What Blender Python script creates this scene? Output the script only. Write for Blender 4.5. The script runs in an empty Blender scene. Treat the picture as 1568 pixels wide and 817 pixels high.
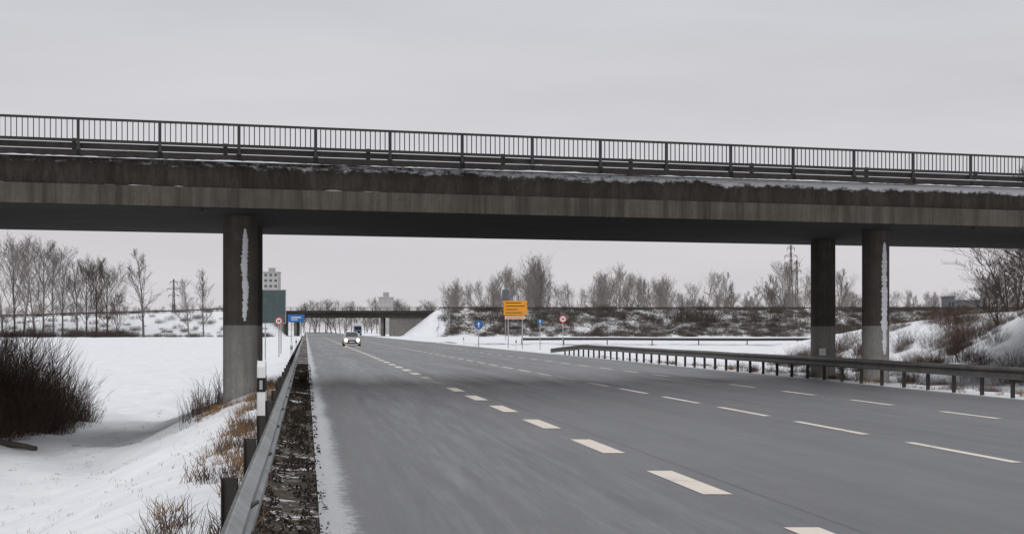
import bpy, math, random
import numpy as np
from mathutils import Vector, noise as mnoise

S = bpy.context.scene
random.seed(7); np.random.seed(7)
F = 2730.0; H = 1.65; HY = 505.0; K = 0.1157

def RX(a, Y): return a - K*Y
def P(px, Y): return (px-784.0)/F*Y
def Z(py, Y): return H-(py-HY)/F*Y

# ------------------------------------------------------------------ helpers
class MB:
    def __init__(s): s.v=[]; s.f=[]; s.m=[]; s.cm=0
    def quad(s,a,b,c,d):
        n=len(s.v); s.v+= [a,b,c,d]; s.f.append((n,n+1,n+2,n+3)); s.m.append(s.cm)
    def tri(s,a,b,c):
        n=len(s.v); s.v+= [a,b,c]; s.f.append((n,n+1,n+2)); s.m.append(s.cm)
    def box(s,x0,x1,y0,y1,z0,z1):
        n=len(s.v)
        s.v+=[(x0,y0,z0),(x1,y0,z0),(x1,y1,z0),(x0,y1,z0),(x0,y0,z1),(x1,y0,z1),(x1,y1,z1),(x0,y1,z1)]
        for f in ((0,3,2,1),(4,5,6,7),(0,1,5,4),(1,2,6,5),(2,3,7,6),(3,0,4,7)):
            s.f.append(tuple(n+i for i in f)); s.m.append(s.cm)
    def tube(s,p0,p1,r0,r1,k=6,cap=False):
        p0=Vector(p0); p1=Vector(p1); d=(p1-p0)
        if d.length<1e-6: return
        d.normalize(); u=d.orthogonal().normalized(); w=d.cross(u)
        n=len(s.v)
        for p,r in ((p0,r0),(p1,r1)):
            for i in range(k):
                t=2*math.pi*i/k
                s.v.append(tuple(p+u*(math.cos(t)*r)+w*(math.sin(t)*r)))
        for i in range(k):
            j=(i+1)%k
            s.f.append((n+i,n+j,n+k+j,n+k+i)); s.m.append(s.cm)
        if cap:
            s.f.append(tuple(n+k+i for i in range(k))); s.m.append(s.cm)
            s.f.append(tuple(n+k-1-i for i in range(k))); s.m.append(s.cm)
    def extr(s,prof,path_pts,closed=True,caps=True):
        n=len(s.v); k=len(prof)
        for x in path_pts:
            for (y,z) in prof: s.v.append((x,y,z))
        for i in range(len(path_pts)-1):
            for j in range(k if closed else k-1):
                jj=(j+1)%k
                s.f.append((n+i*k+j,n+i*k+jj,n+(i+1)*k+jj,n+(i+1)*k+j)); s.m.append(s.cm)
        if closed and caps:
            s.f.append(tuple(n+j for j in range(k))); s.m.append(s.cm)
            s.f.append(tuple(n+(len(path_pts)-1)*k+k-1-j for j in range(k))); s.m.append(s.cm)
    def obj(s,name,mats,parent=None,smooth=False):
        me=bpy.data.meshes.new(name); me.from_pydata(s.v,[],s.f)
        if not isinstance(mats,(list,tuple)): mats=[mats]
        for m in mats: me.materials.append(m)
        me.polygons.foreach_set('material_index',s.m)
        if smooth: me.polygons.foreach_set('use_smooth',[True]*len(s.f))
        me.update()
        o=bpy.data.objects.new(name,me); S.collection.objects.link(o)
        if parent: o.parent=parent
        return o

def empty(name,loc=(0,0,0),rz=0):
    o=bpy.data.objects.new(name,None); o.location=loc; o.rotation_euler=(0,0,rz)
    S.collection.objects.link(o); return o

def bevel(o,w=0.02,seg=2):
    m=o.modifiers.new('bev','BEVEL'); m.width=w; m.segments=seg; m.limit_method='ANGLE'

class NT:
    def __init__(s,name):
        s.mat=bpy.data.materials.new(name); s.mat.use_nodes=True
        s.t=s.mat.node_tree; s.b=s.t.nodes['Principled BSDF']
    def n(s,ty,**kw):
        x=s.t.nodes.new(ty)
        for k,v in kw.items(): setattr(x,k,v)
        return x
    def l(s,a,b): s.t.links.new(a,b)
    def coord(s,kind='Object',scale=(1,1,1),attr=None):
        tc=s.n('ShaderNodeTexCoord'); mp=s.n('ShaderNodeMapping'); mp.inputs['Scale'].default_value=scale
        s.l(tc.outputs[kind],mp.inputs[0]); return mp.outputs[0]
    def noise(s,vec,scale,detail=4,rough=.55,lo=None,hi=None,c0=0.,c1=1.):
        x=s.n('ShaderNodeTexNoise'); x.inputs['Scale'].default_value=scale; x.inputs['Detail'].default_value=detail
        x.inputs['Roughness'].default_value=rough; s.l(vec,x.inputs['Vector']); o=x.outputs['Fac']
        if lo is not None: o=s.mr(o,lo,hi,c0,c1)
        return o
    def mr(s,v,a,b,c,d):
        x=s.n('ShaderNodeMapRange'); s.l(v,x.inputs[0])
        for i,q in enumerate((a,b,c,d)): x.inputs[i+1].default_value=q
        return x.outputs[0]
    def math(s,op,a,b):
        x=s.n('ShaderNodeMath',operation=op)
        for i,q in enumerate((a,b)):
            if isinstance(q,(int,float)): x.inputs[i].default_value=q
            else: s.l(q,x.inputs[i])
        return x.outputs[0]
    def mix(s,f,a,b):
        x=s.n('ShaderNodeMix',data_type='RGBA')
        if isinstance(f,(int,float)): x.inputs[0].default_value=f
        else: s.l(f,x.inputs[0])
        for i,q in ((6,a),(7,b)):
            if isinstance(q,(tuple,list)): x.inputs[i].default_value=(*q[:3],1)
            else: s.l(q,x.inputs[i])
        return x.outputs[2]
    def bump(s,h,st=.3,d=.02):
        x=s.n('ShaderNodeBump'); x.inputs['Strength'].default_value=st; x.inputs['Distance'].default_value=d
        s.l(h,x.inputs['Height']); s.l(x.outputs[0],s.b.inputs['Normal'])
    def col(s,c):
        if isinstance(c,(tuple,list)): s.b.inputs['Base Color'].default_value=(*c[:3],1)
        else: s.l(c,s.b.inputs['Base Color'])
    def rough(s,r,spec=.5,metal=0):
        if isinstance(r,(int,float)): s.b.inputs['Roughness'].default_value=r
        else: s.l(r,s.b.inputs['Roughness'])
        s.b.inputs['Specular IOR Level'].default_value=spec; s.b.inputs['Metallic'].default_value=metal

def simple(name,c,r=.7,spec=.3,metal=0,var=.25,scale=3,emit=0):
    t=NT(name); v=t.coord('Object')
    n=t.noise(v,scale,4,.6,.3,.7)
    t.col(t.mix(n,tuple(x*(1-var) for x in c),tuple(min(1,x*(1+var)) for x in c)))
    t.rough(r,spec,metal)
    if emit:
        t.b.inputs['Emission Color'].default_value=(*c,1); t.b.inputs['Emission Strength'].default_value=emit
    return t.mat

def sepxyz(t,v):
    x=t.n('ShaderNodeSeparateXYZ'); t.l(v,x.inputs[0]); return x.outputs

# ------------------------------------------------------------------ materials
def m_ground():
    t=NT('snowy_ground'); v=t.coord('Object')
    at=t.n('ShaderNodeAttribute',attribute_name='veg'); veg=at.outputs['Fac']
    n1=t.noise(v,2.2,8,.72); n2=t.noise(v,.35,4,.6); n3=t.noise(v,14,5,.7); n4=t.noise(t.coord('Object',(.35,.35,1.2)),1,5,.7)
    s=t.math('ADD',t.math('MULTIPLY',n1,.5),t.math('MULTIPLY',n3,.35))
    s=t.math('ADD',s,t.math('MULTIPLY',n4,.15))
    s=t.math('ADD',s,t.math('MULTIPLY',t.math('SUBTRACT',n2,.5),.25))
    s=t.math('ADD',s,veg)
    m=t.mr(s,.76,.82,0,1)
    snow=t.mix(t.noise(v,.8,5,.6,.3,.7),(.68,.70,.75),(.82,.83,.86))
    dirt=t.mix(t.noise(v,7,6,.75,.35,.7),(.022,.017,.012),(.105,.080,.058))
    t.col(t.mix(m,snow,dirt)); t.rough(.85,.2)
    b=t.math('ADD',t.math('MULTIPLY',n1,.7),t.math('MULTIPLY',n3,.3)); t.bump(b,.6,.11)
    return t.mat

def m_asphalt():
    t=NT('asphalt'); v=t.coord('UV'); 
    fine=t.noise(v,38,5,.9,.36,.64)
    st=t.noise(t.coord('UV',(1.1,.04,1)),1.0,6,.7,.3,.7)
    st2=t.noise(t.coord('UV',(5,.16,1)),1.0,8,.85,.45,.70)
    patch=t.noise(t.coord('UV',(.22,.05,1)),1.0,5,.65,.38,.64)
    mott=t.noise(t.coord('UV',(1.5,.6,1)),1.0,9,.85,.38,.62)
    c=t.mix(st,(.140,.143,.154),(.215,.219,.234))
    c=t.mix(t.math('MULTIPLY',patch,.60),c,(.108,.111,.120))
    c=t.mix(t.math('MULTIPLY',mott,.32),c,(.088,.091,.099))
    u=sepxyz(t,v)
    wt=None
    for cx in (1.35,3.0,5.7,7.4,10.0,11.8,14.0,15.8):
        d=t.math('ABSOLUTE',t.math('SUBTRACT',u[0],cx),0); k=t.mr(d,.1,.42,1,0)
        wt=k if wt is None else t.math('MAXIMUM',wt,k)
    c=t.mix(t.math('MULTIPLY',wt,.25),c,(.095,.098,.107))
    # longitudinal construction joints sealed with bitumen
    for jx in (4.55,9.2,13.3):
        d=t.math('ABSOLUTE',t.math('SUBTRACT',u[0],jx),0); c=t.mix(t.mr(d,.012,.03,.65,0),c,(.035,.035,.038))
    lane=t.math('MULTIPLY',t.mr(u[0],.7,1.6,0,1),t.mr(u[0],2.8,4.6,1,0))
    c=t.mix(t.math('MULTIPLY',t.math('MULTIPLY',st2,lane),.42),c,(.40,.41,.44))
    c=t.mix(t.math('MULTIPLY',st2,.14),c,(.40,.41,.44))
    nE=t.noise(v,9,7,.85)
    nW=t.noise(t.coord('UV',(0,.12,1)),1.0,4,.6)
    ed=t.math('ADD',t.mr(u[0],.24,.60,1,0),t.math('MULTIPLY',t.math('SUBTRACT',nE,.5),2.2))
    ed=t.math('ADD',ed,t.math('SUBTRACT',nW,.5))
    c=t.mix(t.mr(ed,.40,.80,0,.92),c,(.72,.73,.77))
    ed2=t.math('ADD',t.mr(u[0],16.2,17.1,0,1),t.math('MULTIPLY',t.math('SUBTRACT',nE,.5),1.0))
    c=t.mix(t.mr(ed2,.6,1.0,0,.8),c,(.70,.71,.74))
    c=t.mix(t.math('MULTIPLY',fine,.58),c,(.055,.056,.062))
    lt=t.noise(v,55,3,.9,.60,.70); c=t.mix(t.math('MULTIPLY',lt,.5),c,(.38,.38,.40))
    t.col(c)
    t.rough(t.mr(st,0,1,.36,.62),.5); t.bump(fine,.6,.008)
    return t.mat

def m_paint():
    t=NT('road_paint'); v=t.coord('UV')
    n=t.noise(v,16,7,.85); n2=t.noise(v,1.2,3,.6)
    m=t.mr(t.math('ADD',n,t.math('MULTIPLY',n2,.5)),.78,.98,0,.85)
    t.col(t.mix(m,(.70,.63,.56),(.17,.17,.18))); t.rough(.6,.3)
    return t.mat

def m_conc(name,dark,light,snow=None,stain=.6,xs=2.0):
    t=NT(name); v=t.coord('Object')
    st=t.noise(t.coord('Object',(xs,xs,.12)),1.0,8,.8,.38,.66)
    bl=t.noise(v,.7,5,.65,.3,.7); fn=t.noise(v,9,5,.7,.3,.7)
    big=t.noise(t.coord('Object',(.12,.1,.3)),1.0,4,.6,.35,.65)
    c=t.mix(bl,dark,light)
    c=t.mix(t.math('MULTIPLY',st,stain),c,tuple(x*.33 for x in dark))
    c=t.mix(t.math('MULTIPLY',big,.4),c,tuple(x*.6 for x in dark))
    c=t.mix(t.math('MULTIPLY',fn,.4),c,tuple(x*.6 for x in dark))
    if snow:
        z0,z1,x0,x1=snow
        p=sepxyz(t,v)
        low=t.noise(t.coord('Object',(1.6,1.6,.4)),1.5,7,.85,.45,.7)
        c=t.mix(t.math('MULTIPLY',low,.45),c,(.12,.105,.09))
        sn=t.noise(t.coord('Object',(1.1,1.1,3.2)),3.2,10,.92)
        wob=t.noise(t.coord('Object',(.6,.6,0)),1.0,6,.7,.3,.7,-.12,.12)
        zz=t.mr(t.math('ADD',p[2],wob),z0,z1,0,1)
        xx=t.mr(p[0],x0,x1,0,1)
        k=t.math('ADD',sn,t.math('MULTIPLY',zz,.14)); k=t.math('ADD',k,t.math('MULTIPLY',t.math('MULTIPLY',xx,zz),.20))
        c=t.mix(t.mr(k,.69,.76,0,.88),c,(.62,.62,.64))
    t.col(c); t.rough(.85,.2); t.bump(fn,.4,.015)
    return t.mat

def m_column():
    t=NT('column_concrete'); v=t.coord('Object')
    p=sepxyz(t,v)
    st=t.noise(t.coord('Object',(6,6,.25)),1.0,8,.8,.35,.66); bl=t.noise(v,1.5,5,.65,.3,.7); fn=t.noise(v,14,5,.75,.3,.7)
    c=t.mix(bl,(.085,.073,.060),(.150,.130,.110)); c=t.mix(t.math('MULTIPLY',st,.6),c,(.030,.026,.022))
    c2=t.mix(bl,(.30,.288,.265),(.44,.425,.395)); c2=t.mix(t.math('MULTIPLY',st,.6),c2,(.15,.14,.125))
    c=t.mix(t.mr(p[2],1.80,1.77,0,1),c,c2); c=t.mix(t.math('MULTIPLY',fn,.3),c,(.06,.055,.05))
    t.col(c); t.rough(.85,.2); t.bump(fn,.4,.01); return t.mat

M_ground=m_ground(); M_asph=m_asphalt(); M_paint=m_paint(); M_col=m_column()
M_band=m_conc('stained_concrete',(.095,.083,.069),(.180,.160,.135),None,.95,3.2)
M_dark=m_conc('wet_mossy_concrete',(.032,.026,.022),(.066,.055,.046),(5.80,6.0,0,24),.6)
M_ges=m_conc('parapet_concrete',(.045,.041,.037),(.075,.07,.063),None,.6)
M_sof=m_conc('shade_darkened_soffit_concrete',(.032,.029,.025),(.055,.051,.045),None,.4,.5)  # albedo lowered: shade under the deck is painted into the concrete colour
M_rail=simple('painted_steel_railing',(.035,.035,.036),.6,.4)
M_galv=simple('galvanised_steel',(.23,.24,.245),.45,.5,.5,.35,2.5)
M_post=simple('weathered_steel_post',(.045,.040,.037),.7,.3)
M_galvd=simple('dull_shaded_galvanised_steel',(.085,.08,.074),.55,.4,.2,.4,2)  # darker copy of the galvanised steel; right rail's facing shade painted in
M_deckr=simple('dirty_deck_rail',(.05,.047,.043),.65,.3,.1,.4,2)
M_snow=simple('clinging_snow',(.76,.77,.80),.8,.2,0,.08,5)
M_bark=simple('winter_bark',(.155,.138,.130),.9,.1,0,.3,.5)
M_barkl=simple('hazed_winter_bark',(.24,.218,.205),.9,.1,0,.25,.5)  # bark colour lightened to imitate distance haze on far trees
M_barkd=simple('near_winter_bark',(.075,.062,.052),.9,.1,0,.3,.5)
M_twig=simple('brown_twigs',(.085,.058,.044),.9,.1,0,.6,1.5)
M_brush=simple('brush_twigs',(.135,.115,.102),.9,.1,0,.4,.3)
M_brushd=simple('dark_brush_twigs',(.09,.073,.063),.9,.1,0,.4,.3)
M_straw=simple('dead_grass',(.22,.135,.07),.9,.1,0,.55,3)
M_leaf=simple('dark_leaf_litter',(.032,.024,.018),.9,.1,0,.6,9)
M_white=simple('white_plastic',(.72,.72,.71),.5,.4,0,.06)
M_black=simple('black_rubber',(.012,.012,.012),.7,.3)
M_blue=simple('blue_sign',(.03,.14,.38),.4,.4,0,.06)
M_cab=simple('truck_cab_blue',(.10,.16,.26),.4,.4,0,.06)
M_orange=simple('orange_sign',(.72,.29,.02),.45,.4,0,.05)
M_red=simple('red_sign',(.50,.04,.03),.45,.4,0,.05)
M_signback=simple('sign_dark_panel',(.06,.085,.09),.5,.4,0,.2)
M_grey=simple('grey_panel',(.35,.36,.37),.6,.3)
M_glass=simple('dark_glass',(.02,.025,.03),.15,.6)
M_bldg=simple('pale_render',(.42,.41,.40),.8,.2)
M_abut=m_conc('abutment_concrete',(.20,.19,.18),(.30,.29,.28),None,.5,.6)
M_bldgd=simple('dark_cladding',(.11,.115,.13),.7,.2)

# ------------------------------------------------------------------ terrain
def ss(x,a,b):
    t=np.clip((x-a)/(b-a),0,1); return t*t*(3-2*t)
def gheight(a,Y):
    a=np.asarray(a,float); Y=np.asarray(Y,float); X=a-K*Y
    far=ss(Y,130,330)
    z=-1.6*ss(-a,.7,5.4)*(1-.9*far)
    z=z-.30*ss(a,17.8,21)*(1-.6*far)
    dn=(X+11.2)*(-.352)+(Y-46)*.936
    w=1-ss(np.abs(dn-6.25),5.0,19)
    z=z+5.0*ss(a,23.5,35)*w + 6.3*ss(-a,9.0,19)*w
    z=z+2.9*ss(a,25.5,35)*(1-ss(Y,85,150))*ss(Y,66,84)*(1-w)
    p=np.clip((22-np.abs(Y-487))/16,0,1); p=p*p*(3-2*p)*.35+p*.65
    hr=7.0*np.clip((a-26)/9,0,1)
    hl=(7.0-2.3*np.clip((-a-10)/80,0,1))*np.clip((-a-5)/8,0,1)
    z=z*(1-p)+p*(hr+hl)
    off=ss(np.where(a<8,-a,a-16.8),.5,3)
    z=z+off*np.where(a>20,.5,1)*(.10*np.sin(X*.9+1.3*np.sin(Y*.31))*np.cos(Y*.37+X*.2)+.05*np.sin(X*2.3+Y*1.1)+.03*np.sin(X*4.1-Y*2.7+2*np.sin(Y*.8)))
    z=np.where((a>-.35)&(a<17.6),z-.03,z)
    return z
def gz(X,Y): return float(gheight(X+K*Y,Y))

def axis(parts):
    out=[]
    for (a,b,st) in parts: out+=list(np.arange(a,b,st))
    return np.array(out+[parts[-1][1]])
A=axis([(-3000,-1000,400),(-1000,-300,70),(-300,-100,12),(-100,-26,3),(-26,-8,.6),(-8,.6,.2),(.6,17,2.0),(17,24,.4),(24,46,.8),(46,120,3),(120,300,12),(300,1000,70),(1000,3400,400)])
YY=axis([(-60,0,10),(0,10,2),(10,75,.5),(75,130,1.5),(130,300,6),(300,460,10),(460,515,1.5),(515,700,15),(700,1500,80),(1500,6500,500)])
AA,YG=np.meshgrid(A,YY)
ZZ=gheight(AA,YG); XX=AA-K*YG
nv=AA.size; na=len(A); ny=len(YY)
co=np.stack([XX.ravel(),YG.ravel(),ZZ.ravel()],1)
idx=np.arange(nv).reshape(ny,na)
q=np.stack([idx[:-1,:-1].ravel(),idx[:-1,1:].ravel(),idx[1:,1:].ravel(),idx[1:,:-1].ravel()],1)
me=bpy.data.meshes.new('ground'); me.from_pydata(co.tolist(),[],q.tolist())
me.materials.append(M_ground); me.polygons.foreach_set('use_smooth',[True]*len(q))
def vegf(a,Y):
    X=a-K*Y
    v=np.zeros_like(a)-.02
    v=np.maximum(v,.345*ss(a,-.8,-.5)*(1-ss(a,.22,.38)))
    v=np.maximum(v,.16*ss(a,-1.9,-1.0)*(1-ss(a,.2,.3))*(Y<90))
    v=np.maximum(v,.09*ss(a,-5,-3)*(1-ss(a,.2,.3))*(Y<70))
    v=np.maximum(v,.18*ss(a,17.2,17.6)*(1-ss(a,18.6,20)))
    dn=(X+11.2)*(-.352)+(Y-46)*.936
    w=1-ss(np.abs(dn-6.25),3,14)
    under=1-ss(np.abs(dn-6.25),4.5,7)
    v=np.maximum(v,.17*ss(a,24.5,27)*(Y<160))
    v=np.maximum(v,.30*ss(-a,7.8,9.3)*w)
    v=np.maximum(v,.14*under*((a<-.5)&(a>-3.2)))
    p=np.clip((25-np.abs(Y-487))/5,0,1)
    v=np.maximum(v,.30*p*ss(a,34.5,37))
    v=np.maximum(v,.17*p*ss(-a,10,30))
    tr=np.minimum(np.abs(a+5.7+.5*np.sin(Y*.09)),np.abs(a+7.0+.5*np.sin(Y*.09)))
    v=np.maximum(v,.21*(1-ss(tr,.08,.40))*(Y>25)*(Y<100))
    v=np.maximum(v,.10*ss(a,17.6,20)*ss(Y,180,240)*(1-ss(Y,250,300)))
    return v
va=me.attributes.new('veg','FLOAT','POINT'); va.data.foreach_set('value',vegf(AA,YG).ravel().astype(np.float32))
me.update(); go=bpy.data.objects.new('ground',me); S.collection.objects.link(go)

# ------------------------------------------------------------------ road sheet
def sheet(name,quads,z,mat,parent=None,ysub=None):
    v=[];f=[];uv=[]
    for (a0,a1,y0,y1) in quads:
        ys=[y0,y1] if ysub is None else list(np.arange(y0,y1,ysub))+[y1]
        n=len(v)
        for y in ys:
            for a in (a0,a1): v.append((RX(a,y),y,z)); uv.append((a,y))
        for i in range(len(ys)-1): f.append((n+2*i,n+2*i+1,n+2*i+3,n+2*i+2))
    me=bpy.data.meshes.new(name); me.from_pydata(v,[],f); me.materials.append(mat)
    u=me.uv_layers.new(name='UVMap')
    for l in me.loops: u.data[l.index].uv=uv[l.vertex_index]
    o=bpy.data.objects.new(name,me); S.collection.objects.link(o)
    if parent: o.parent=parent
    return o
sheet('highway_road',[(.12,17.15,-40,1500)],0.0,M_asph,ysub=20)
q=[]
y=17.9-12
while y<420: q.append((4.14-.15,4.14+.15,y,y+3.0)); y+=6
y=22.2-18
while y<420: q.append((8.86-.075,8.86+.075,y,y+4)); y+=6
y=33.2-30
while y<420: q.append((12.9-.075,12.9+.075,y,y+3)); y+=6
q.append((16.55,16.7,120,800))
sheet('lane_markings',q,.005,M_paint)

def strip(name,pts,w,z,mat):
    v=[];f=[];uv=[]
    for i,(x,y) in enumerate(pts):
        j=min(i+1,len(pts)-1); k=max(i-1,0)
        d=Vector((pts[j][0]-pts[k][0],pts[j][1]-pts[k][1])).normalized(); nx=(-d.y,d.x)
        for s in (-1,1):
            X=x+nx[0]*w/2*s; Y=y+nx[1]*w/2*s
            v.append((X,Y,gz(x,y)+z)); uv.append((8+s*w/2,i*5))
    for i in range(len(pts)-1): f.append((2*i,2*i+1,2*i+3,2*i+2))
    me=bpy.data.meshes.new(name); me.from_pydata(v,[],f); me.materials.append(mat)
    u=me.uv_layers.new(name='UVMap')
    for l in me.loops: u.data[l.index].uv=uv[l.vertex_index]
    o=bpy.data.objects.new(name,me); S.collection.objects.link(o); return o
pts=[]
for i in range(60):
    t=i/59; pts.append((RX(15.5,230)+ t*t*10+ t*75, 232-14*t-22*t*t))
strip('exit_ramp_road',pts,3.5,.12,M_asph)

# ------------------------------------------------------------------ guard rails
WB=[(0,0),(.02,.0),(.075,.05),(.075,.10),(.015,.145),(.015,.165),(.075,.21),(.075,.26),(.02,.31),(0,.31)]
def wbeam(mb,a,ys,side,z0=.44,zf=None):
    n=len(mb.v); prof=[(d,z) for d,z in WB]; k=len(prof)
    for i,y in enumerate(ys):
        dz=0 if zf is None else zf(y)
        wob=.006*math.sin(i*2.3)+.004*math.sin(i*5.1)
        for (d,z) in prof: mb.v.append((RX(a+wob+side*d,y),y,z0+z+dz+wob))
        for (d,z) in reversed(prof): mb.v.append((RX(a+wob+side*(d-.008),y),y,z0+z+dz+wob))
    kk=2*k
    for i in range(len(ys)-1):
        for j in range(kk):
            jj=(j+1)%kk
            mb.f.append((n+i*kk+j,n+i*kk+jj,n+(i+1)*kk+jj,n+(i+1)*kk+j)); mb.m.append(mb.cm)
def gpost(mb,a,y,side,top,h0):
    x=RX(a,y); s=side
    mb.box(min(x-s*.02,x-s*.12),max(x-s*.02,x-s*.12),y-.004,y+.004,h0,top)
    mb.box(min(x-s*.112,x-s*.12),max(x-s*.112,x-s*.12),y-.03,y+.03,h0,top-.002)
    mb.box(min(x-s*.020,x-s*.028),max(x-s*.020,x-s*.028),y-.03,y+.03,h0,top-.002)
e=empty('guard_rail')
mb=MB(); wbeam(mb,-.37,list(np.arange(2,300,4.0)),1); mb.obj('w_beam',M_galv,e)
mb=MB()
for y in np.arange(3,90,4.0): 
    gpost(mb,-.40,y,1,.74,-.4)
    x=RX(-.37,y); mb.tube((x-.01,y,.6),(x+.03,y,.6),.018,.018,6,True)
for y in np.arange(91,296,4.0): gpost(mb,-.40,y,1,.74,-.4)
mb.obj('posts',M_post,e)
mb=MB()
for y in np.arange(2,120,4.0):
    x=RX(-.37,y)+.078
    for dy in (-.12,-.04,.04,.12):
        for zz in (.515,.675): mb.tube((x-.006,y+dy,zz),(x+.012,y+dy,zz),.014,.012,6,True)
mb.obj('bolts',M_galvd,e)

e=empty('guard_rail')
def zf(y): return -.40*max(0,min(1,(y-112)/14))
mb=MB(); wbeam(mb,17.35,list(np.arange(20,112,4.0))+[112,116,120,126],-1,zf=zf); mb.obj('w_beam',M_galvd,e)
mb=MB()
for y in np.arange(22,122,2.0): gpost(mb,17.38,y,-1,.74+zf(y),-.4)
mb.obj('posts',M_post,e)
def frail(pts,z=.55):
    mb=MB()
    for i in range(len(pts)-1):
        (x0,y0,z0),(x1,y1,z1)=pts[i],pts[i+1]
        mb.quad((x0,y0,z0+z),(x1,y1,z1+z),(x1,y1,z1+z+.32),(x0,y0,z0+z+.32))
        mb.quad((x0,y0+.06,z0+z+.32),(x1,y1+.06,z1+z+.32),(x1,y1+.06,z1+z),(x0,y0+.06,z0+z))
        n=max(1,int(math.hypot(x1-x0,y1-y0)/4))
        for k in range(n):
            t=k/n; x=x0+(x1-x0)*t; y=y0+(y1-y0)*t; zz=z0+(z1-z0)*t
            mb.box(x-.06,x+.06,y+.07,y+.17,zz-.5,zz+z+.3)
    return mb
e=empty('guard_rail')
frail([(x+2,y-2.6,gz(x,y)+.02) for x,y in pts[8::4]]).obj('beam_and_posts',M_post,e)

# ------------------------------------------------------------------ main bridge
TH=math.atan2(.352,.936); sp=2.093
B=empty('highway_overpass_bridge',(-11.2,46,0),TH)
L0,L1=-46.,62.
xs=list(np.arange(L0,L1+.1,4))
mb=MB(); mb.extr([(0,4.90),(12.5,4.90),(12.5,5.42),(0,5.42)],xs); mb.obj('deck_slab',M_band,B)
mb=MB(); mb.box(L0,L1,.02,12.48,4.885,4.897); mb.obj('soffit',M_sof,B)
mb=MB(); mb.extr([(.10,5.425),(12.40,5.425),(12.44,6.10),(.06,6.10)],xs); mb.obj('deck_edge_beam',M_dark,B)
mb=MB()
mb.extr([(-.10,6.105),(.9,6.105),(.9,6.34),(-.10,6.30)],xs); mb.extr([(11.6,6.105),(12.6,6.105),(12.6,6.30),(11.6,6.34)],xs)
mb.obj('parapet_cap',M_ges,B)
mb=MB(); mb.box(L0,L1,.92,11.58,6.105,6.16); mb.obj('deck_roadway',M_asph,B)
def snowledge(mb,x0,x1,y0,y1,z,h,seed,thr=0.):
    x=x0; st=.12; n=int((x1-x0)/st); prev=None
    for i in range(n):
        xx=x0+i*st
        v=mnoise.noise(Vector((xx*.35,seed,0)))+.6*mnoise.noise(Vector((xx*1.7,seed,3)))+.5*mnoise.noise(Vector((xx*6,seed,8)))
        hh=max(0,(v-thr))*h*2
        cur=(xx,hh)
        if prev and (prev[1]>0 or hh>0):
            a,b=prev; c,d=cur
            b=max(b,.002); d=max(d,.002)
            mb.quad((a,y0,z),(c,y0,z),(c,y0,z+d),(a,y0,z+b))
            mb.quad((a,y0,z+b),(c,y0,z+d),(c,y1,z+d*.7),(a,y1,z+b*.7))
        prev=cur
mb=MB()
snowledge(mb,L0,L1,.005,.095,5.424,.025,1,.5)
snowledge(mb,L0,L1,-.104,-.09,6.108,.022,2,-.45)
snowledge(mb,L0,L1,-.11,.0,6.30,.03,5,.35)
mb.obj('ledge_snow',M_snow,B)
def railing(y,nm):
    mb=MB()
    i0=int(L0/sp); i1=int(L1/sp)
    mb.box(L0,L1,y-.035,y+.035,7.065,7.125)
    mb.box(L0,L1,y-.02,y+.02,6.50,6.54)
    for i in range(i0,i1):
        x=i*sp
        mb.box(x-.035,x+.035,y-.037,y+.037,6.15,7.063)
        mb.box(x-.06,x+.06,y-.05,y+.05,6.13 if y<1 else 6.31,6.36)
        for k in range(1,15):
            xx=x+sp*k/15; mb.box(xx-.011,xx+.011,y-.011,y+.011,6.541,7.063)
    mb.obj(nm,M_rail,B)
railing(-.05,'near_railing'); railing(12.55,'far_railing')
mb=MB()
for y in (.75,11.75):
    for (z0,z1) in ((6.42,6.54),(6.60,6.66)):
        mb.box(L0,L1,y-.03,y+.03,z0,z1)
    for i in range(int(L0/4),int(L1/4)): mb.box(i*4-.05,i*4+.05,y+.031,y+.12,6.34,6.68)
mb.box(L0,L1,.04,.05,6.33,6.49)
mb.obj('deck_guard_rail',M_deckr,B)
mb=MB()
for x in (-9,3.3,15.5,27.7,40): mb.tube((x,.5,4.8),(x,.5,4.9),.06,.06,8,True)
mb.obj('drain_spouts',M_post,B)

def column(x,y,r,zb,streak=None):
    e=empty('concrete_bridge_column',(x,y,0))
    mb=MB(); k=48
    zs=[zb,zb+.5,1.79,3,4.4,4.885]
    for z in zs:
        for i in range(k):
            t=2*math.pi*i/k; mb.v.append((math.cos(t)*r,math.sin(t)*r,z))
    for j in range(len(zs)-1):
        for i in range(k):
            ii=(i+1)%k; mb.f.append((j*k+i,j*k+ii,(j+1)*k+ii,(j+1)*k+i)); mb.m.append(0)
    mb.obj('shaft',M_col,e,True)
    if streak:
        ang,z0,z1,wd,sd=streak
        mb=MB(); n=140; c=7; rr=r+.006
        for j in range(n+1):
            t=j/n; z=z0+(z1-z0)*t
            w=wd*(math.sin(math.pi*min(1,max(0,t)))**.3)*(1+.6*mnoise.noise(Vector((z*3,sd,0)))+.6*mnoise.noise(Vector((z*17,sd,5)))+.5*mnoise.noise(Vector((z*40,sd,7))))
            ce=ang+.06*mnoise.noise(Vector((z*1.3,sd,9)))+.04*mnoise.noise(Vector((z*9,sd,2)))
            w=max(w,.004)
            for i in range(c):
                u=(i/(c-1)-.5)*2; th=ce+u*w
                b=rr+.018*(1-u*u)*(1+.4*mnoise.noise(Vector((z*9,u*2,sd))))
                mb.v.append((math.cos(th)*b,math.sin(th)*b,z))
        for j in range(n):
            for i in range(c-1): mb.f.append((j*c+i,j*c+i+1,(j+1)*c+i+1,(j+1)*c+i)); mb.m.append(0)
        mb.obj('snow_streak',M_snow,e,True)
    return e
column(-7.74,50.8,.49,-1.2,(math.radians(-66),1.9,4.52,.18,1.0))
column(-8.41,56.6,.49,-1.5)
column(11.87,58.2,.44,-.6,(math.radians(-61),.85,4.5,.26,4.0))
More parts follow.
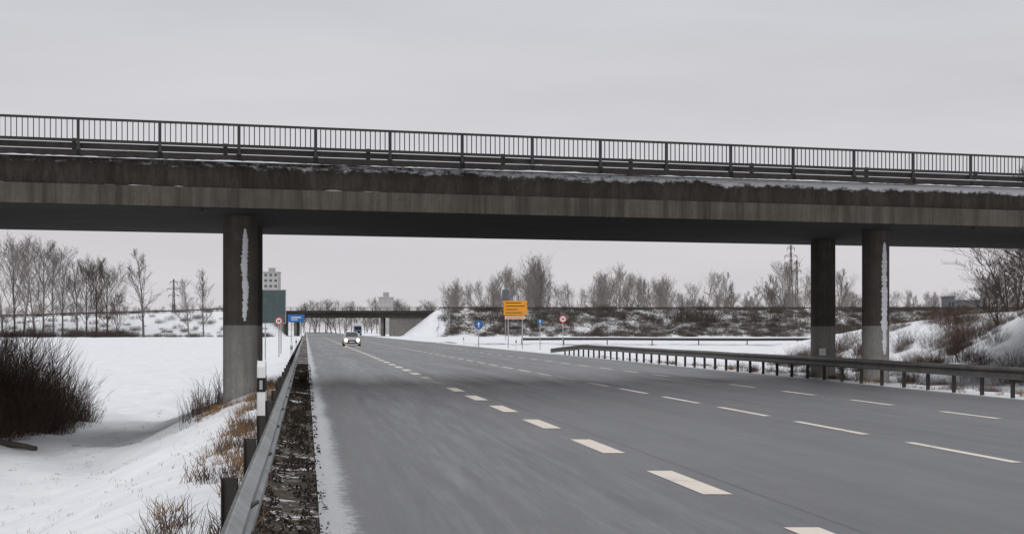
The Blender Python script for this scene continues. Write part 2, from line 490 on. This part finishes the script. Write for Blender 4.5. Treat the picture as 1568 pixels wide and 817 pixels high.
column(11.20,64.2,.44,-.6)
e=empty('column_number_plate',(11.20,64.2,0)); mb=MB(); mb.box(-.22,.02,-.47,-.45,.75,1.0); mb.obj('plate',M_white,e)

# ------------------------------------------------------------------ second bridge
e=empty('distant_road_bridge')
mb=MB(); Yb=481
x0=RX(-16,Yb); x1=RX(36,Yb)
mb.box(x0,x1,Yb,Yb+11,5.0,6.4); mb.box(x0,x1,Yb-.3,Yb,6.1,6.9)
mb.obj('deck',M_ges,e)
mb=MB()
for k in range(int((x1-x0)/2)): 
    x=x0+k*2; mb.box(x-.08,x+.08,Yb-.2,Yb-.1,6.9,7.8)
mb.box(x0,x1,Yb-.22,Yb-.08,7.68,7.8); mb.box(x0,x1,Yb-.2,Yb-.1,7.2,7.3)
mb.obj('railing',M_rail,e)
mb=MB()
for a in (20.5,-3.0):
    for yy in (Yb+2,Yb+8): mb.tube((RX(a,Yb),yy,-.5),(RX(a,Yb),yy,5.0),.45,.45,12)
mb.box(RX(22.5,Yb),RX(33,Yb),Yb+.5,Yb+10.5,-.5,4.99); mb.box(RX(-14,Yb),RX(-6,Yb),Yb+.5,Yb+10.5,-.5,4.99)
mb.obj('piers_and_abutments',M_abut,e)
mb=MB(); n=24; m_=10
for i in range(n):
    for j in range(m_):
        t=i/(n-1); u=j/(m_-1)
        a=28+8*t; zt=6.7*t**1.1
        mb.v.append((RX(a,Yb)+.3*math.sin(j*1.7), Yb-1.2-16*u*t, -.05+zt*(1-u)+.12*math.sin(i*3+j*2.1)*t))
for i in range(n-1):
    for j in range(m_-1): mb.f.append((i*m_+j,i*m_+j+1,(i+1)*m_+j+1,(i+1)*m_+j)); mb.m.append(0)
mb.obj('snowy_cone_slope',M_snow,e)

e=empty('embankment_guard_rail')
pr=[(RX(a,481),481.5,gz(RX(a,481),482)) for a in range(36,330,8)]
frail(pr,.5).obj('right_beam',M_post,e)
pr=[(RX(a,481),481.5,gz(RX(a,481),482)) for a in range(-200,-15,8)]
frail(pr,.5).obj('left_beam',M_post,e)

# ------------------------------------------------------------------ trees
def gen_tree(seed,h=18,spread=.33,base=.2,dens=1.0,multi=1,up=.75,tw=.05):
    r=random.Random(seed); mb=MB()
    def rv(): return Vector((r.uniform(-1,1),r.uniform(-1,1),r.uniform(-1,1)))
    def branch(p,d,L,rad,lvl):
        seg={0:7,1:5,2:4,3:3}[lvl]; pts=[p.copy()]; dd=d.normalized()
        for i in range(seg):
            dd=(dd+rv()*(.07 if lvl==0 else .17)+Vector((0,0,.07 if lvl else .03))).normalized()
            pts.append(pts[-1]+dd*L/seg)
        for i in range(seg):
            r0=rad*(1-i/seg*.85); r1=rad*(1-(i+1)/seg*.85)
            mb.tube(pts[i],pts[i+1],max(r0,tw*.4),max(r1,tw*.3),5 if lvl==0 else 3)
        if lvl==3: return
        cnt={0:int(15*dens),1:int(8*dens),2:int(6*dens)}[lvl]
        s0={0:base,1:.25,2:.15}[lvl]
        for c in range(cnt):
            t=s0+(1-s0)*((c+r.random())/cnt)*.98
            k=min(int(t*seg),seg-1); q=pts[k].lerp(pts[k+1],t*seg-k)
            ax=(pts[k+1]-pts[k]).normalized(); o=rv(); o=(o-ax*o.dot(ax)).normalized()
            ang=r.uniform(.45,.9) if lvl else r.uniform(.4,.85)*(1.15-.5*t)
            nd=(ax*math.cos(ang)+o*math.sin(ang)+Vector((0,0,.18*up))).normalized()
            if lvl==0:
                env=math.sin(math.pi*min(1,(t-base)/(1-base)*.85+.18))**.8
                ln=L*spread*(.45+.75*env)*r.uniform(.7,1.15)
            else: ln=L*(.55-.2*t)*r.uniform(.7,1.2)
            branch(q,nd,ln,rad*(.42 if lvl==0 else .5)*(1.1-.6*t),lvl+1)
    for m in range(multi):
        d=Vector((0,0,1))+ (rv()*.35 if multi>1 else rv()*.04); d.z=1
        branch(Vector((0,0,0))+ (rv()*.25 if multi>1 else Vector()),d,h*(1 if multi==1 else r.uniform(.6,1)),h*.014 if multi==1 else h*.010,0)
    return mb
tm=[]
specs=[(1,18,.36,.22,1.0,1),(2,18,.30,.15,1.1,1),(3,18,.42,.28,1.0,1),(4,18,.26,.12,1.1,1),(5,18,.45,.2,1.1,1),(6,14,.45,.1,.75,3),(17,18,.40,.16,1.3,1)]
for i,(sd,h,spd,bs,de,mu) in enumerate(specs):
    mb=gen_tree(sd,h,spd,bs,de,mu,tw=.055)
    me=bpy.data.meshes.new('bare_tree_mesh'); me.from_pydata(mb.v,[],mb.f); me.materials.append(M_bark if i in(1,4,5,6) else M_barkl); tm.append((me,h))
for k in (5,6):
    m2=tm[k][0].copy(); m2.materials.clear(); m2.materials.append(M_barkd); tm.append((m2,tm[k][1]))
def tree(k,x,y,z,h,name='bare_tree',parent=None,wide=1.0):
    me,h0=tm[k]; o=bpy.data.objects.new(name,me); S.collection.objects.link(o)
    s=h/h0; o.scale=(s*wide,s*wide,s); o.location=(x,y,z-.1); o.rotation_euler=(0,0,random.uniform(0,6.28))
    if parent: o.parent=parent
    return o
for (px,top,k,Y,w) in [(4,398,2,445,1.1),(22,392,4,458,1.1),(36,386,0,450,1.15),(52,398,2,456,1.1),(66,392,6,440,1.1),(82,402,0,452,1.0),(95,404,4,455,1.0),(118,412,1,445,1.1),(133,416,6,456,1.1),(148,414,8,450,1.2),(165,424,8,440,1.2),(180,440,5,450,1.0),(220,395,1,450,1.15),(290,432,3,450,1.2),(312,422,1,452,1.0),(-22,400,0,450,1.2)]:
    X=P(px,Y); z=gz(X,Y); tree(k,X,Y,z,(Z(top,Y)-z)*1.0,wide=w)
e=empty('distant_tree_row')
rr=random.Random(3)
def topline(px):
    xs_=[670,690,740,790,840,870,900,940,980,1010,1035,1060,1100,1140,1180,1220,1285,1310,1400,1450,1560]
    ys_=[462,444,434,418,414,432,420,424,424,434,455,440,416,450,425,420,412,445,455,458,440]
    return float(np.interp(px,xs_,ys_))
for i in range(72):
    px=rr.uniform(676,1040); Y=rr.uniform(505,590); X=P(px,Y)
    zt=Z(topline(px)+(rr.uniform(-4,12) if i%5<2 else rr.uniform(12,34)),Y)
    tree(rr.choice([0,0,1,2,3,3,4,2]),X,Y,0,max(5,zt),'tree',e,rr.uniform(.8,1.15))
for px in (1045,1062,1100,1108,1140,1172,1190,1205,1228,1284,1292,1310,1335,1398,1420,1500,1530,1560,1120,1155,1250,1080,1215):
    Y=rr.uniform(505,560); X=P(px,Y)
    tree(rr.choice([0,1,2,3,4]),X,Y,0,max(6,Z(topline(px)+rr.uniform(0,10),Y)),'tree',e,rr.uniform(.8,1.1))
for px in range(455,680,6):
    Y=rr.uniform(900,1100); X=P(px+rr.uniform(-3,3),Y)
    tree(rr.choice([0,1,2,4,5]),X,Y,0,Z(rr.uniform(466,477),Y)*1.0,'tree',e,1.5)
for px in range(-60,400,10):
    Y=rr.uniform(700,900); X=P(px+rr.uniform(-3,3),Y)
    tree(rr.choice([0,1,2,4,5]),X,Y,0,Z(rr.uniform(470,482),Y)*1.0,'tree',e,1.5)
for i in range(50):
    px=rr.uniform(1040,1600); Y=rr.uniform(600,800); X=P(px,Y)
    tree(rr.choice([0,1,2,4,5]),X,Y,0,Z(rr.uniform(454,467),Y)*1.0,'tree',e,1.5)

def gen_brush(seed,h,w,n,tw,lean=.35,sub=4):
    r=random.Random(seed); mb=MB()
    def blade(p,d,L,t):
        side=d.cross(Vector((r.uniform(-1,1),r.uniform(-1,1),r.uniform(-1,1))))
        if side.length<1e-4: return p
        side.normalize(); q=p+d*L
        mb.tri(tuple(p-side*t),tuple(p+side*t),tuple(q)); return q
    for i in range(n):
        an=r.uniform(0,6.283); rad=w*math.sqrt(r.random())*.95*r.uniform(.6,1.1)
        p=Vector((math.cos(an)*rad,math.sin(an)*rad,-.05))
        hh=h*(1-.5*(rad/w)**2)*r.uniform(.4,1.15)
        d=Vector((r.gauss(0,lean)+.3*math.cos(an)*rad/w,r.gauss(0,lean)+.3*math.sin(an)*rad/w,1)).normalized()
        d2=(d+Vector((r.gauss(0,.25),r.gauss(0,.25),0))).normalized()
        m=p+d*hh*.5
        side=d.orthogonal().normalized()
        mb.quad(tuple(p-side*tw),tuple(p+side*tw),tuple(m+side*tw*.7),tuple(m-side*tw*.7))
        blade(m,d2,hh*.5,tw*.7)
        for k in range(sub):
            t=r.uniform(.2,.95); q=p.lerp(m,t*2) if t<.5 else m.lerp(m+d2*hh*.5,t*2-1)
            dd=(d+Vector((r.gauss(0,.6),r.gauss(0,.6),r.gauss(0,.2)))).normalized()
            blade(q,dd,hh*r.uniform(.15,.35),tw*.6)
    return mb
def mesh_of(mb,name,mat):
    me=bpy.data.meshes.new(name); me.from_pydata(mb.v,[],mb.f); me.materials.append(mat); return me
br=[mesh_of(gen_brush(20+i,2.0,2.2,110,.024,.45),'brush_mesh',[M_brush,M_brushd,M_brush][i]) for i in range(3)]
def put(me,x,y,z,s,name,parent,sz=None):
    o=bpy.data.objects.new(name,me); S.collection.objects.link(o); o.location=(x,y,z)
    o.scale=(s,s,sz or s); o.rotation_euler=(0,0,random.uniform(0,6.28)); o.parent=parent; return o
e=empty('embankment_brush')
for i in range(1600):
    px=rr.uniform(655,1600); Y=rr.uniform(464,483); X=P(px,Y)
    if X+K*Y<36: continue
    d=mnoise.noise(Vector((X*.05,Y*.12,2)))
    if d<-.1 and rr.random()<.6: continue
    put(rr.choice(br),X,Y,gz(X,Y),rr.uniform(.35,1.0),'brush',e)
for i in range(240):
    px=rr.uniform(-40,430); Y=rr.choice([rr.uniform(450,466),rr.uniform(466,484)]); X=P(px,Y)
    if -8<X+K*Y<22: continue
    put(rr.choice(br),X,Y,gz(X,Y),rr.uniform(.25,.9),'brush',e)
for i in range(40):
    px=rr.uniform(-20,200); Y=rr.uniform(436,456); X=P(px,Y)
    put(br[1],X,Y,gz(X,Y),rr.uniform(.8,1.7),'brush',e)
for px,s in ((1045,2.6),(1052,2.2),(1062,3.0),(1075,2.4),(1090,1.6),(690,1.6),(730,1.5),(765,1.7),(1180,1.6),(1205,1.8)):
    Y=474; X=P(px,Y); put(br[1],X,Y,gz(X,Y),s,'brush',e)

# scrub at left edge: many uneven shrubs
e=empty('bare_bush')
bb=[mesh_of(gen_brush(40+i,2.5,1.5,150,.010,.38,9),'bush_mesh',M_twig) for i in range(3)]
for (px,Y,s,sz) in [(12,58,1.05,1.6),(-8,57,1.2,1.7),(38,60,.95,1.4),(58,61,.9,1.25),(25,63,1.1,1.5),(78,62,.8,1.0),(48,57,.75,.9),(95,63,.7,.8),(112,64,.58,.7),(105,60,.5,.5),(130,63,.4,.45),(68,57,.6,.6),(20,54,.8,.8),(-30,56,1.3,1.7),(-50,60,1.5,1.8),(3,61,1.1,1.65),(33,55,.6,.7),(88,58,.45,.5),(55,65,1.0,1.35),(84,67,.75,1.1),(5,52,.5,.5),(-5,55,.9,1.0)]:
    X=P(px,Y); put(rr.choice(bb),X,Y,gz(X,Y)-.1,s,'twigs',e,sz)
X=P(22,50); lg=empty('fallen_log',(X,50,gz(X,50)))
mb=MB()
prev=None
for i in range(9):
    t=i/8; p=(-1.6+2.3*t,.3*math.sin(t*3)-.4*t,.22+.08*math.sin(t*2.2)-.24*t)
    if prev: mb.tube(prev,p,.14*(1-.5*(t-.125)),.14*(1-.5*t),9,True)
    prev=p
mb.tube((-.2,.1,.2),(.1,-.2,.55),.04,.02,6,True); mb.obj('trunk',M_barkd,lg)
# shrubs on right bank
e=empty('bank_shrubs')
for i in range(170):
    Y=rr.uniform(52,100); a=rr.uniform(25.0,33); X=RX(a,Y)
    put(rr.choice(bb),X,Y,gz(X,Y)-.05,rr.uniform(.15,.5),'shrub',e)
for i in range(60):
    Y=rr.uniform(38,90); a=rr.uniform(17.7,20.5); X=RX(a,Y)
    put(rr.choice(bb),X,Y,gz(X,Y)-.05,rr.uniform(.08,.2),'shrub',e)
for i in range(22):
    Y=rr.uniform(60,74); a=rr.uniform(20.5,26); X=RX(a,Y)
    put(rr.choice(bb),X,Y,gz(X,Y)-.05,rr.uniform(.2,.42),'shrub',e)
for (px,Y,h,k,w) in [(1572,84,5.2,7,1.7),(1545,92,4.3,7,1.6),(1592,76,5.2,8,1.5),(1512,100,3.2,7,1.6),(1560,98,4.6,7,1.6),(1530,80,2.8,7,1.6)]:
    X=P(px,Y); z=gz(X,Y); tree(k,X,Y,z-.2,h,wide=w)

def tufts(name,n,arange,yrange,hr,mat,tw,seed,per=22,pw=1.6,lean=.5):
    r=random.Random(seed); mb=MB()
    for i in range(n):
        y=yrange[0]+(yrange[1]-yrange[0])*r.random()**pw; a=r.uniform(*arange); x=RX(a,y)
        if mnoise.noise(Vector((a*1.5,y*.35,seed)))<-.05: continue
        z=gz(x,y)-.02; hh=r.uniform(*hr)
        for k in range(per):
            L=hh*r.uniform(.4,1.1); d=Vector((r.gauss(0,lean),r.gauss(0,lean),1)).normalized()
            p=Vector((x+r.gauss(0,.06),y+r.gauss(0,.06),z)); s=Vector((r.uniform(-1,1),r.uniform(-1,1),0)).normalized()*tw
            m=p+d*L*.6; t=m+(d+Vector((r.gauss(0,.4),r.gauss(0,.4),-.4)))*L*.4
            mb.quad(tuple(p-s),tuple(p+s),tuple(m+s*.7),tuple(m-s*.7)); mb.tri(tuple(m-s*.7),tuple(m+s*.7),tuple(t))
    return mb.obj(name,mat)
tufts('dead_grass',480,(-1.4,-.5),(8,60),(.12,.40),M_straw,.004,1)
tufts('dead_grass',220,(-1.2,-.5),(8,45),(.2,.48),M_twig,.004,8)
tufts('dead_grass',420,(-6.0,-1.2),(12,60),(.04,.17),M_straw,.003,2,5,1.2)
tufts('dead_grass',400,(-7.0,-1.4),(14,60),(.03,.12),M_twig,.003,3,4,1.2)
tufts('dead_grass',260,(-3.0,-1.0),(44,56),(.08,.3),M_straw,.006,12,14,1)
tufts('dead_weeds',60,(-3.4,-2.2),(45,56),(.6,1.5),M_twig,.006,5,8,1,.22)
tufts('dead_weeds',500,(17.5,20),(36,110),(.1,.35),M_straw,.007,9,12,1)
tufts('low_roadside_plants',600,(-.55,.1),(8,60),(.02,.10),M_leaf,.006,15,9,1.5,.9)
r=random.Random(11); mb=MB()
for i in range(42000):
    y=6+80*r.random()**1.7; a=-.66+.86*r.random()
    if a>.04 and r.random()<.6: continue
    if mnoise.noise(Vector((a*3,y*.7+a*2,4)))+.8*mnoise.noise(Vector((a*9,y*3.1,7)))<-.12: continue
    x=RX(a,y); z=gz(x,y)+r.uniform(.0,.05); s=r.uniform(.005,.022)*(1+y/60)
    u=Vector((r.gauss(0,1),r.gauss(0,1),r.gauss(0,.7))).normalized(); w=u.orthogonal().normalized()
    c=Vector((x,y,z)); mb.quad(tuple(c-u*s),tuple(c+w*s*.5),tuple(c+u*s),tuple(c-w*s*.5))
mb.obj('leaf_litter',M_leaf)

# ------------------------------------------------------------------ street furniture
def delineator(x,y,z,h=1.05):
    e=empty('delineator_post',(x,y,z)); mb=MB()
    mb.extr([(-.06,0),(.06,0),(.05,h),(.0,h+.03),(-.05,h-.05)],[-.055,.055]); o=mb.obj('body',M_white,e); bevel(o,.01)
    mb=MB(); mb.extr([(-.063,h-.38),(.063,h-.35),(.060,h-.16),(-.060,h-.20)],[-.058,.058]); mb.obj('black_band',M_black,e)
    mb=MB(); mb.box(-.02,.02,-.070,-.064,h-.35,h-.23); mb.obj('reflector',M_grey,e)
delineator(RX(-.58,23.5),23.5,.0,1.22)
for y in (100,150): delineator(RX(-.8,y),y,-.1)
for y in (150,200): delineator(RX(17.7,y),y,-.1)

def pole(mb,x,y,z0,z1,r=.04): mb.tube((x,y,z0),(x,y,z1),r,r,8,True)
def round_sign(px,py,Y,r,kind):
    X=P(px,Y); zc=Z(py,Y); e=empty('round_traffic_sign',(X,Y,0))
    mb=MB(); pole(mb,0,.05,gz(X,Y)-.3,zc+r); mb.obj('pole',M_grey,e)
    mb=MB(); mb.tube((0,-.01,zc),(0,.01,zc),r,r,28,True); mb.obj('disc',M_red if kind=='red' else M_blue,e)
    mb=MB()
    if kind=='red': mb.tube((0,-.016,zc),(0,-.012,zc),r*.70,r*.70,28,True)
    else:
        mb.box(-r*.12,r*.12,-.018,-.012,zc-r*.55,zc+r*.3)
        mb.tri((-r*.4,-.015,zc+r*.15),(r*.4,-.015,zc+r*.15),(0,-.015,zc+r*.65))
    mb.obj('face',M_white,e)
    if kind=='red':
        mb=MB(); mb.box(-r*.35,-r*.08,-.022,-.018,zc-r*.3,zc+r*.3); mb.box(r*.08,r*.35,-.022,-.018,zc-r*.3,zc+r*.3); mb.obj('numerals',M_black,e)
round_sign(427,491,128,.29,'red'); round_sign(862,488,165,.36,'red'); round_sign(733,497,160,.40,'blue'); round_sign(827,492,175,.26,'blue')
def panel(name,px0,px1,py0,py1,Y,face,border,base=None,poles=(.2,.8),bars=()):
    x0,x1=P(px0,Y),P(px1,Y); z1,z0=Z(py0,Y),Z(py1,Y); w=x1-x0
    e=empty(name,(x0,Y,0)); mb=MB(); g=gz((x0+x1)/2,Y)
    for p in poles: pole(mb,w*p,.1,g-.3,z1-.05,.05)
    if poles: mb.obj('posts',M_grey,e)
    mb=MB(); mb.box(0,w,-.02,.03,z0,z1); o=mb.obj('board',border,e)
    b=.06; mb=MB(); mb.box(b,w-b,-.03,-.022,z0+b,z1-b); mb.obj('face',face,e)
    if bars:
        mb=MB()
        for (u0,u1,v0,v1) in bars: mb.box(w*u0,w*u1,-.037,-.031,z0+(z1-z0)*v0,z0+(z1-z0)*v1)
        mb.obj('legend',M_black if face is M_orange else M_white,e)
    return e
panel('orange_direction_sign',771,807,460,482,180,M_orange,M_orange,bars=[(.1,.75,.82,.87),(.1,.9,.60,.65),(.1,.6,.36,.41),(.1,.8,.14,.19)])
panel('small_direction_sign',773,804,483.5,488,180,M_orange,M_white,poles=())
panel('blue_motorway_sign',441,466,481,493,200,M_blue,M_blue,bars=[(.2,.8,.55,.68),(.2,.6,.28,.38)])
panel('large_sign_panel',398,438,443,495,150,M_signback,M_grey,bars=())
panel('grey_sign_back',769,779,443,460,300,M_bldgd,M_bldgd,poles=(.5,))

# ------------------------------------------------------------------ vehicles
M_car=simple('silver_car_paint',(.42,.43,.45),.3,.6,.3,.05); M_hl=simple('headlight_lens',(1,.74,.38),.3,.5,0,.01,3,30)
def car(x,y,paint,scale=1):
    e=empty('oncoming_car',(x,y,0.01),math.atan(K))
    def loft(st,mat,nm):
        mb=MB(); 
        for (yy,hw,z0,z1,ht) in st:
            mb.v+=[(-hw*.94,yy,z0),(hw*.94,yy,z0),(hw,yy,z0+(z1-z0)*.45),(ht,yy,z1),(-ht,yy,z1),(-hw,yy,z0+(z1-z0)*.45)]
        for i in range(len(st)-1):
            for j in range(6): jj=(j+1)%6; mb.f.append((i*6+j,i*6+jj,i*6+6+jj,i*6+6+j)); mb.m.append(0)
        mb.f.append(tuple(range(6))); mb.m.append(0); n=(len(st)-1)*6; mb.f.append(tuple(n+5-i for i in range(6))); mb.m.append(0)
        o=mb.obj(nm,mat,e); bevel(o,.04,2); return o
    loft([(0,.80,.25,.68,.70),(.25,.88,.22,.78,.78),(1.1,.90,.22,.93,.80),(3.4,.90,.22,.98,.80),(4.2,.86,.28,.95,.76)],paint,'body')
    loft([(.95,.78,.9,.93,.74),(1.75,.76,.9,1.46,.58),(3.1,.76,.9,1.48,.58),(3.95,.76,.9,1.0,.7)],paint,'roof')
    mb=MB(); mb.quad((-.66,.99,.99),(.66,.99,.99),(.53,1.67,1.42),(-.53,1.67,1.42))
    for s in (-1,1): mb.quad((s*.80,1.35,1.0),(s*.80,3.5,1.0),(s*.62,3.1,1.42),(s*.62,1.85,1.42))
    mb.obj('windows',M_glass,e)
    mb=MB()
    for s in (-1,1):
        for yy in (.8,3.35): mb.tube((s*.70,yy,.32),(s*.90,yy,.32),.32,.32,20,True)
    mb.box(-.45,.45,-.02,.02,.42,.58); mb.box(-.6,.6,-.015,.02,.27,.36)
    mb.obj('wheels_and_grille',M_black,e)
    mb=MB()
    for s in (-1,1): mb.tube((s*.60,-.03,.62),(s*.60,.05,.62),.13,.13,14,True)
    mb.obj('headlights',M_hl,e)
    mb=MB(); mb.box(-.26,.26,-.03,-.022,.37,.47); mb.obj('number_plate',M_white,e)
    mb=MB()
    for s in (-1,1): mb.box(s*.98-.1,s*.98+.1,1.25,1.35,.95,1.08)
    mb.obj('mirrors',paint,e)
car(P(539,182),182,M_car)
def truck(x,y):
    e=empty('distant_truck',(x,y,.01),math.atan(K))
    mb=MB(); mb.box(-1.25,1.25,2.3,12,1.1,3.8); mb.obj('cargo_box',M_white,e)
    mb=MB(); mb.extr([(0,.5),(0,1.7),(.35,2.9),(2.1,3.0),(2.1,.5)],[-1.2,1.2]); o=mb.obj('cab',M_cab,e); bevel(o,.06)
    mb=MB(); mb.quad((-1.05,.0-.02,1.75),(1.05,-.02,1.75),(1.0,.30,2.75),(-1.0,.30,2.75)); mb.box(-.9,.9,-.04,-.005,.8,1.3); 
    for s in (-1,1):
        for yy in (1,8.6,9.9,11.2): mb.tube((s*.9,yy,.5),(s*1.2,yy,.5),.5,.5,16,True)
    mb.obj('glass_grille_wheels',M_black,e)
    mb=MB()
    for s in (-1,1): mb.box(s*.85-.15,s*.85+.15,-.06,-.042,.6,.78)
    mb.obj('headlights',M_white,e)
truck(P(548,560),560)

# ------------------------------------------------------------------ distant structures
def block(name,px0,px1,ytop,Y,floors,cols,mat,wmat=M_glass,depth=10,extra=False):
    x0,x1=P(px0,Y),P(px1,Y); h=Z(ytop,Y); e=empty(name,(x0,Y,0)); w=x1-x0
    mb=MB(); mb.box(0,w,0,depth,-.5,h); mb.box(-.3,w+.3,-.3,depth+.3,h+.002,h+.5); mb.obj('walls',mat,e)
    mb=MB()
    for f in range(floors):
        for c in range(cols):
            xx=w*(c+.25)/cols; z=h*(f+.35)/floors; mb.box(xx,xx+w*.5/cols,-.06,-.01,z,z+h*.4/floors)
    mb.obj('windows',wmat,e)
    if extra:
        mb=MB(); mb.box(w*.3,w*.7,depth*.3,depth*.7,h+.5,h+2.5); mb.obj('roof_plant_room',M_grey,e)
block('tower_block',403,426,417,900,11,3,M_bldg,M_signback,extra=True)
block('concrete_silo',580,600,456,750,5,3,M_bldg,M_grey,extra=True)
block('warehouse',1452,1462,455,620,2,2,M_bldgd); block('warehouse',1466,1500,461,640,2,6,M_bldgd)
def pylon(name,px,top,Y,arms,w):
    X=P(px,Y); h=Z(top,Y); e=empty(name,(X,Y,0)); mb=MB()
    def hw(t): return w*(1-.8*t)
    n=14; t_=.13
    for i in range(n):
        a,b=i/n,(i+1)/n
        for sx,sy in ((-1,-1),(1,-1),(1,1),(-1,1)):
            mb.tube((sx*hw(a),sy*hw(a),h*a),(sx*hw(b),sy*hw(b),h*b),t_,t_,4)
        s=1 if i%2 else -1
        for sy in (-1,1): 
            mb.tube((-s*hw(a),sy*hw(a),h*a),(s*hw(b),sy*hw(b),h*b),t_*.7,t_*.7,3)
            mb.tube((-hw(b),sy*hw(b),h*b),(hw(b),sy*hw(b),h*b),t_*.6,t_*.6,3)
    for (t,L) in arms:
        mb.tube((-L,0,h*t),(L,0,h*t),t_,t_,4); mb.tube((-L,0,h*t),(0,0,h*(t+.04)),t_*.7,t_*.7,3); mb.tube((L,0,h*t),(0,0,h*(t+.04)),t_*.7,t_*.7,3)
        for s in (-1,1): mb.tube((s*L*.95,0,h*t),(s*L*.95,0,h*t-1.2),.1,.1,4)
    mb.obj('lattice',M_post,e)
pylon('power_pylon',266,427,800,[(.94,1.8),(.82,3.2),(.7,2.5)],.8)
pylon('lattice_mast',1211,376,700,[(.97,1.5),(.88,2.6),(.80,2.6),(.72,2.2)],.9)
pylon('lattice_mast',1220,398,720,[(.95,1.2),(.85,1.8)],.8)

# ------------------------------------------------------------------ world & light
w=bpy.data.worlds.new('World'); S.world=w; w.use_nodes=True; nt=w.node_tree; bg=nt.nodes['Background']
def N(ty): return nt.nodes.new(ty)
sky=N('ShaderNodeTexSky'); sky.sky_type='NISHITA'; sky.sun_disc=False
sky.sun_elevation=math.radians(38); sky.sun_rotation=math.radians(215)
hs=N('ShaderNodeHueSaturation'); hs.inputs['Saturation'].default_value=.15; hs.inputs['Value'].default_value=.10
nt.links.new(sky.outputs[0],hs.inputs['Color'])
tc=N('ShaderNodeTexCoord'); sx=N('ShaderNodeSeparateXYZ'); nt.links.new(tc.outputs['Generated'],sx.inputs[0])
cr=N('ShaderNodeValToRGB'); nt.links.new(sx.outputs[2],cr.inputs[0])
E=cr.color_ramp.elements
E[0].position=0.0; E[0].color=(.675,.650,.675,1); E[1].position=1; E[1].color=(1,1,1,1)
for p,c in ((.06,(.650,.633,.665)),(.13,(.620,.614,.648)),(.20,(.590,.602,.642)),(.5,(.88,.88,.91))):
    el=E.new(p); el.color=(*c,1)
mp=N('ShaderNodeMapping'); mp.inputs['Scale'].default_value=(1.5,1.5,9); nt.links.new(tc.outputs['Generated'],mp.inputs[0])
ns=N('ShaderNodeTexNoise'); ns.inputs['Scale'].default_value=2.2; ns.inputs['Detail'].default_value=5; nt.links.new(mp.outputs[0],ns.inputs[0])
mr=N('ShaderNodeMapRange'); nt.links.new(ns.outputs[0],mr.inputs[0]); mr.inputs[1].default_value=.3; mr.inputs[2].default_value=.7; mr.inputs[3].default_value=.93; mr.inputs[4].default_value=1.07
vm=N('ShaderNodeVectorMath'); vm.operation='SCALE'; nt.links.new(cr.outputs[0],vm.inputs[0]); nt.links.new(mr.outputs[0],vm.inputs['Scale'])
mx=N('ShaderNodeMix'); mx.data_type='RGBA'; mx.inputs[0].default_value=.08
nt.links.new(vm.outputs[0],mx.inputs[6]); nt.links.new(hs.outputs[0],mx.inputs[7]); nt.links.new(mx.outputs[2],bg.inputs[0]); bg.inputs[1].default_value=1.0
sd=bpy.data.lights.new('sun','SUN'); sd.energy=.7; sd.angle=math.radians(20); sd.color=(1,.97,.93)
so=bpy.data.objects.new('sun',sd); S.collection.objects.link(so)
dirv=Vector((.45,.75,-.75)); so.rotation_euler=dirv.to_track_quat('-Z','Y').to_euler()

S.view_settings.view_transform='Standard'; S.view_settings.look='None'; S.view_settings.exposure=0
cd=bpy.data.cameras.new('camera'); cd.sensor_width=36; cd.lens=36*F/1568; cd.shift_y=(HY-408.5)/1568; cd.clip_end=12000; cd.clip_start=.1
c=bpy.data.objects.new('camera',cd); c.location=(0,0,H); c.rotation_euler=(math.radians(90),0,0); S.collection.objects.link(c); S.camera=c
